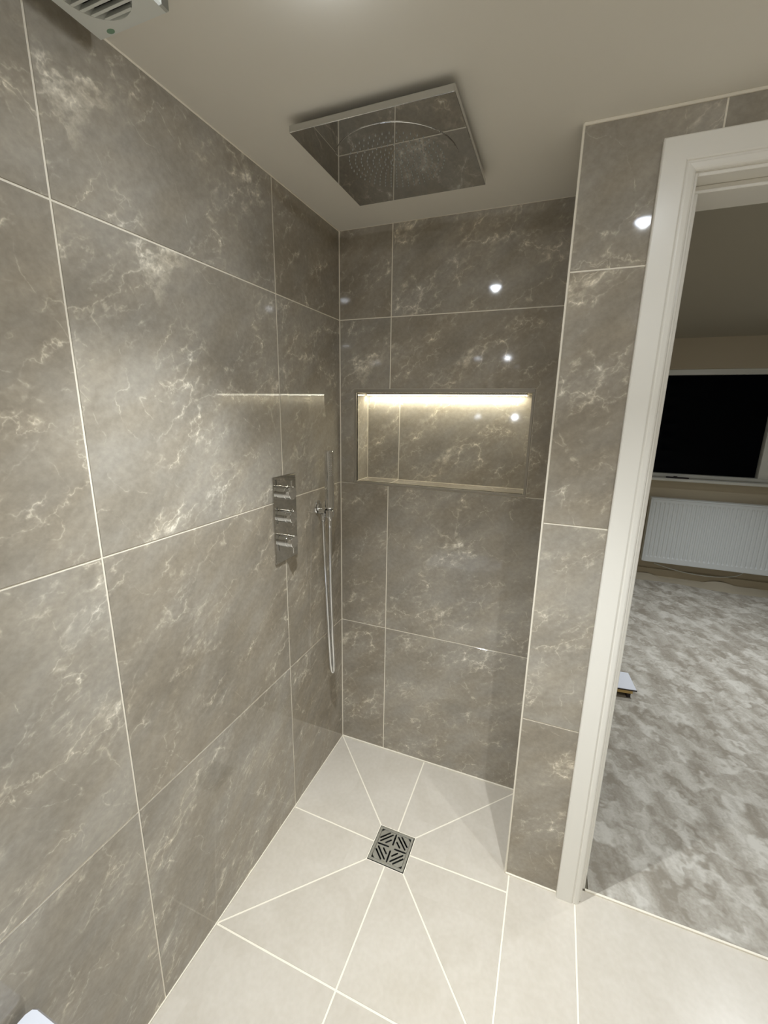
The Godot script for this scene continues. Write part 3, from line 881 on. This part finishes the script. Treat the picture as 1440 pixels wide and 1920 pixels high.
func build_radiator() -> void:
	var x0 := 1.622; var x1 := 2.822; var y0 := 0.182; var y1 := 0.768
	var zf := BED_Z + 0.105
	var t := thing("radiator", "white ribbed panel radiator under the bedroom window", "radiator", Vector3(0, 0, 0))
	# pressed front panel: vertical flutes with rounded ends
	var st := begin()
	var pitch := 0.0333
	var n := int((x1 - x0 - 0.02) / pitch)
	var xa := (x0 + x1) / 2 - n * pitch / 2
	var ycuts := [y0 + 0.006, y0 + 0.045, y0 + 0.052, y0 + 0.062, y1 - 0.052, y1 - 0.042, y1 - 0.035, y1 - 0.012]
	var depth := [0.0, 0.0, 0.55, 1.0, 1.0, 0.55, 0.0, 0.0]
	var prof := [[0.0, 0.0], [0.30, 0.0], [0.42, 0.8], [0.50, 1.0], [0.68, 1.0], [0.76, 0.8], [0.88, 0.0], [1.0, 0.0]]
	for k in n:
		for i in range(prof.size() - 1):
			for j in range(ycuts.size() - 1):
				var q := []
				for c in [[0, 0], [1, 0], [1, 1], [0, 1]]:
					var pr: Array = prof[i + c[0]]
					q.append(Vector3(xa + (k + pr[0]) * pitch, ycuts[j + c[1]], zf - 0.0055 * pr[1] * depth[j + c[1]]))
				var nn: Vector3 = (q[1] - q[0]).cross(q[3] - q[0]).normalized()
				face(st, q, nn if nn.z > 0 else -nn)
	box(st, Vector3(x0 + 0.004, y0, zf - 0.014), Vector3(xa, y1 - 0.012, zf), 0.002)
	box(st, Vector3(xa + n * pitch, y0, zf - 0.014), Vector3(x1 - 0.004, y1 - 0.012, zf), 0.002)
	box(st, Vector3(x0 + 0.004, y0, zf - 0.014), Vector3(x1 - 0.004, y0 + 0.006, zf), 0.002)
	put("front_panel", st.commit(), M.radiator, t)
	put("back_panel", box_mesh(Vector3(x0 + 0.004, y0, zf - 0.075), Vector3(x1 - 0.004, y1 - 0.012, zf - 0.062), 0.002), M.radiator, t)
	put("top_grille", box_mesh(Vector3(x0, y1 - 0.014, zf - 0.078), Vector3(x1, y1, zf + 0.002), 0.005), M.radiator, t)
	put("side_panel", box_mesh(Vector3(x0, y0 + 0.004, zf - 0.078), Vector3(x0 + 0.004, y1 - 0.010, zf + 0.001), 0.001), M.radiator, t)
	put("side_panel", box_mesh(Vector3(x1 - 0.004, y0 + 0.004, zf - 0.078), Vector3(x1, y1 - 0.010, zf + 0.001), 0.001), M.radiator, t)
	for x in [x0 + 0.18, x1 - 0.18]:
		put("wall_bracket", box_mesh(Vector3(x, y0 + 0.05, BED_Z + 0.001), Vector3(x + 0.03, y1 - 0.08, zf - 0.075)), M.steel, t)
	var cable := begin()
	var pts := smooth_path([Vector3(1.74, 0.150, BED_Z + 0.03), Vector3(1.86, 0.124, BED_Z + 0.045), Vector3(1.97, 0.106, BED_Z + 0.05), Vector3(2.12, 0.096, BED_Z + 0.05), Vector3(2.25, 0.104, BED_Z + 0.05), Vector3(2.36, 0.128, BED_Z + 0.04), Vector3(2.42, 0.17, BED_Z + 0.02)], 0.02)
	var rr := []
	for k in pts.size(): rr.append(0.0045)
	tube(cable, pts, rr, 8)
	tag(put("cable", cable.commit(), M.plastic, self), "thin white cable sagging below the bedroom radiator", "cable")

func build_carpet() -> void:
	var t := thing("carpet", "mottled grey-beige plush carpet over the bedroom floor", "carpet", Vector3.ZERO)
	var relief := noise(5, 9.0, 3)
	var st := begin()
	var nx := 84; var nz := 84
	var xa := SHOWER_W + 0.172; var xb := 4.29; var za := BED_Z + 0.02; var zb := 0.296
	var at := func(i: int, j: int) -> Vector3:
		var x := lerpf(xa, xb, float(i) / nx)
		var z := lerpf(za, zb, float(j) / nz)
		return Vector3(x, 0.004 + 0.0018 * relief.get_noise_2d(x, z), z)
	for i in nx:
		for j in nz:
			var q := [at.call(i, j), at.call(i + 1, j), at.call(i + 1, j + 1), at.call(i, j + 1)]
			if q[3].z > 0.197 and (q[0].x < 1.0 or q[1].x > 1.79): continue
			for tr in [[0, 1, 2], [0, 2, 3]]:
				for k in tr: vert(st, q[k], Vector3.UP, Vector2(q[k].x, q[k].z) / 3.48)
	st.index()
	st.generate_normals()
	put("pile", st.commit(), M.carpet, t)
	var b := begin()
	face(b, [Vector3(1.0, 0.003, 0.2962), Vector3(1.79, 0.003, 0.2962), Vector3(1.79, -0.012, 0.2962), Vector3(1.0, -0.012, 0.2962)], Vector3(0, 0, 1))
	put("cut_edge", b.commit(), M.carpet_edge, t)
	# surplus edge lying up against the skirting, in waves
	var lip := begin()
	var n := 60
	for k in n:
		var pa := []
		for e in 2:
			var x := lerpf(1.5, 2.9, float(k + e) / n)
			var lift := 0.018 + 0.016 * sin(x * 9.0) + 0.010 * sin(x * 23.0)
			pa.append([Vector3(x, 0.003, BED_Z + 0.13 + 0.03 * sin(x * 6.0)), Vector3(x, 0.010 + maxf(lift, 0.004) * 0.5, BED_Z + 0.07), Vector3(x, 0.012 + maxf(lift, 0.004), BED_Z + 0.022)])
		for j in 2:
			var q := [pa[0][j], pa[1][j], pa[1][j + 1], pa[0][j + 1]]
			var nn: Vector3 = (q[1] - q[0]).cross(q[3] - q[0]).normalized()
			face(lip, q, nn if nn.y > 0 else -nn)
	put("surplus_edge", lip.commit(), M.carpet_edge, t)

func build_offcuts() -> void:
	var t := thing("wood_offcut", "short pale wood block on the bedroom carpet beside the door frame", "wood block", Vector3(1.255, 0.005, -0.86))
	t.rotation.y = 0.12
	put("block", box_mesh(Vector3(-0.10, 0.028, -0.10), Vector3(0.045, 0.048, 0.04), 0.002), M.wood, t)
	for x in [-0.095, 0.02]:
		put("foot", box_mesh(Vector3(x, 0, -0.09), Vector3(x + 0.02, 0.028, 0.03), 0.002), M.dark, t)
	var s := thing("pale_slab", "small pale glossy slab with a dark edge on the wood block", "slab", Vector3(1.255, 0.0535, -0.86))
	s.rotation.y = 0.12
	put("base", box_mesh(Vector3(-0.10, 0.0, -0.12), Vector3(0.062, 0.006, 0.045), 0.001), M.dark, s)
	put("top_face", box_mesh(Vector3(-0.10, 0.006, -0.12), Vector3(0.060, 0.009, 0.043), 0.001), M.pale, s)

func build_lamps() -> void:
	var g := "ceiling downlights"
	downlight(Vector3(0.427, CEIL, 0.885), "round downlight in the ceiling in front of the shower head", g, 1.15)
	downlight(Vector3(0.985, CEIL, 0.937), "round downlight in the ceiling before the left of the doorway", g, 0.61)
	downlight(Vector3(1.545, CEIL, 0.95), "round downlight in the ceiling before the right of the doorway", g, 0.45)
	downlight(Vector3(1.25, CEIL, 2.55), "round downlight in the middle of the bathroom ceiling", g, 0.8)
	downlight(Vector3(0.17, CEIL, 3.87), "round downlight at the rear left of the bathroom ceiling", g, 1.0, 0.042)
	downlight(Vector3(1.54, CEIL, 4.0), "round downlight at the rear right of the bathroom ceiling", g, 1.0, 0.042)
	var t := thing("wall_light", "small round wall light on the rear bathroom wall", "lamp", Vector3(0.245, 1.414, ROOM_Z))
	put("mount", lathe_mesh([Vector2(0.036, 0.0), Vector2(0.036, 0.02), Vector2(0.030, 0.024)], Vector3.ZERO, Vector3(0, 0, -1)), M.chrome, t)
	put("lens", lathe_mesh([Vector2(0.032, 0.022), Vector2(0.030, 0.034), Vector2(0.020, 0.042), Vector2(0, 0.045)], Vector3.ZERO, Vector3(0, 0, -1)), M.lens, t)
	var l := SpotLight3D.new()
	l.name = "lamp_light"
	t.add_child(l)
	l.position = Vector3(0, 0, -0.07)
	l.light_color = rgb(245, 251, 255)
	l.light_energy = 0.1
	l.light_size = 0.02
	l.spot_angle = 70.0
	l.spot_angle_attenuation = 1.0
	l.spot_range = 9.0
	l.spot_attenuation = 2.0
	l.shadow_enabled = true
	downlight(Vector3(2.08, CEIL, -1.70), "round downlight in the bedroom ceiling near the window", g, 1.0)
	downlight(Vector3(2.08, CEIL, -0.65), "round downlight in the bedroom ceiling near the doorway", g, 0.9)

func _ready() -> void:
	rng.seed = 20240
	camera_and_environment()
	make_materials()
	build_lamps()
	build_left_wall()
	build_back_wall()
	build_nib_and_door_wall()
	build_shell()
	build_floor()
	build_door_frame()
	build_window()
	build_carpet()
	build_radiator()
	build_shower_head()
	build_valve()
	build_hand_shower()
	build_fan()
	build_toilet()
	build_offcuts()
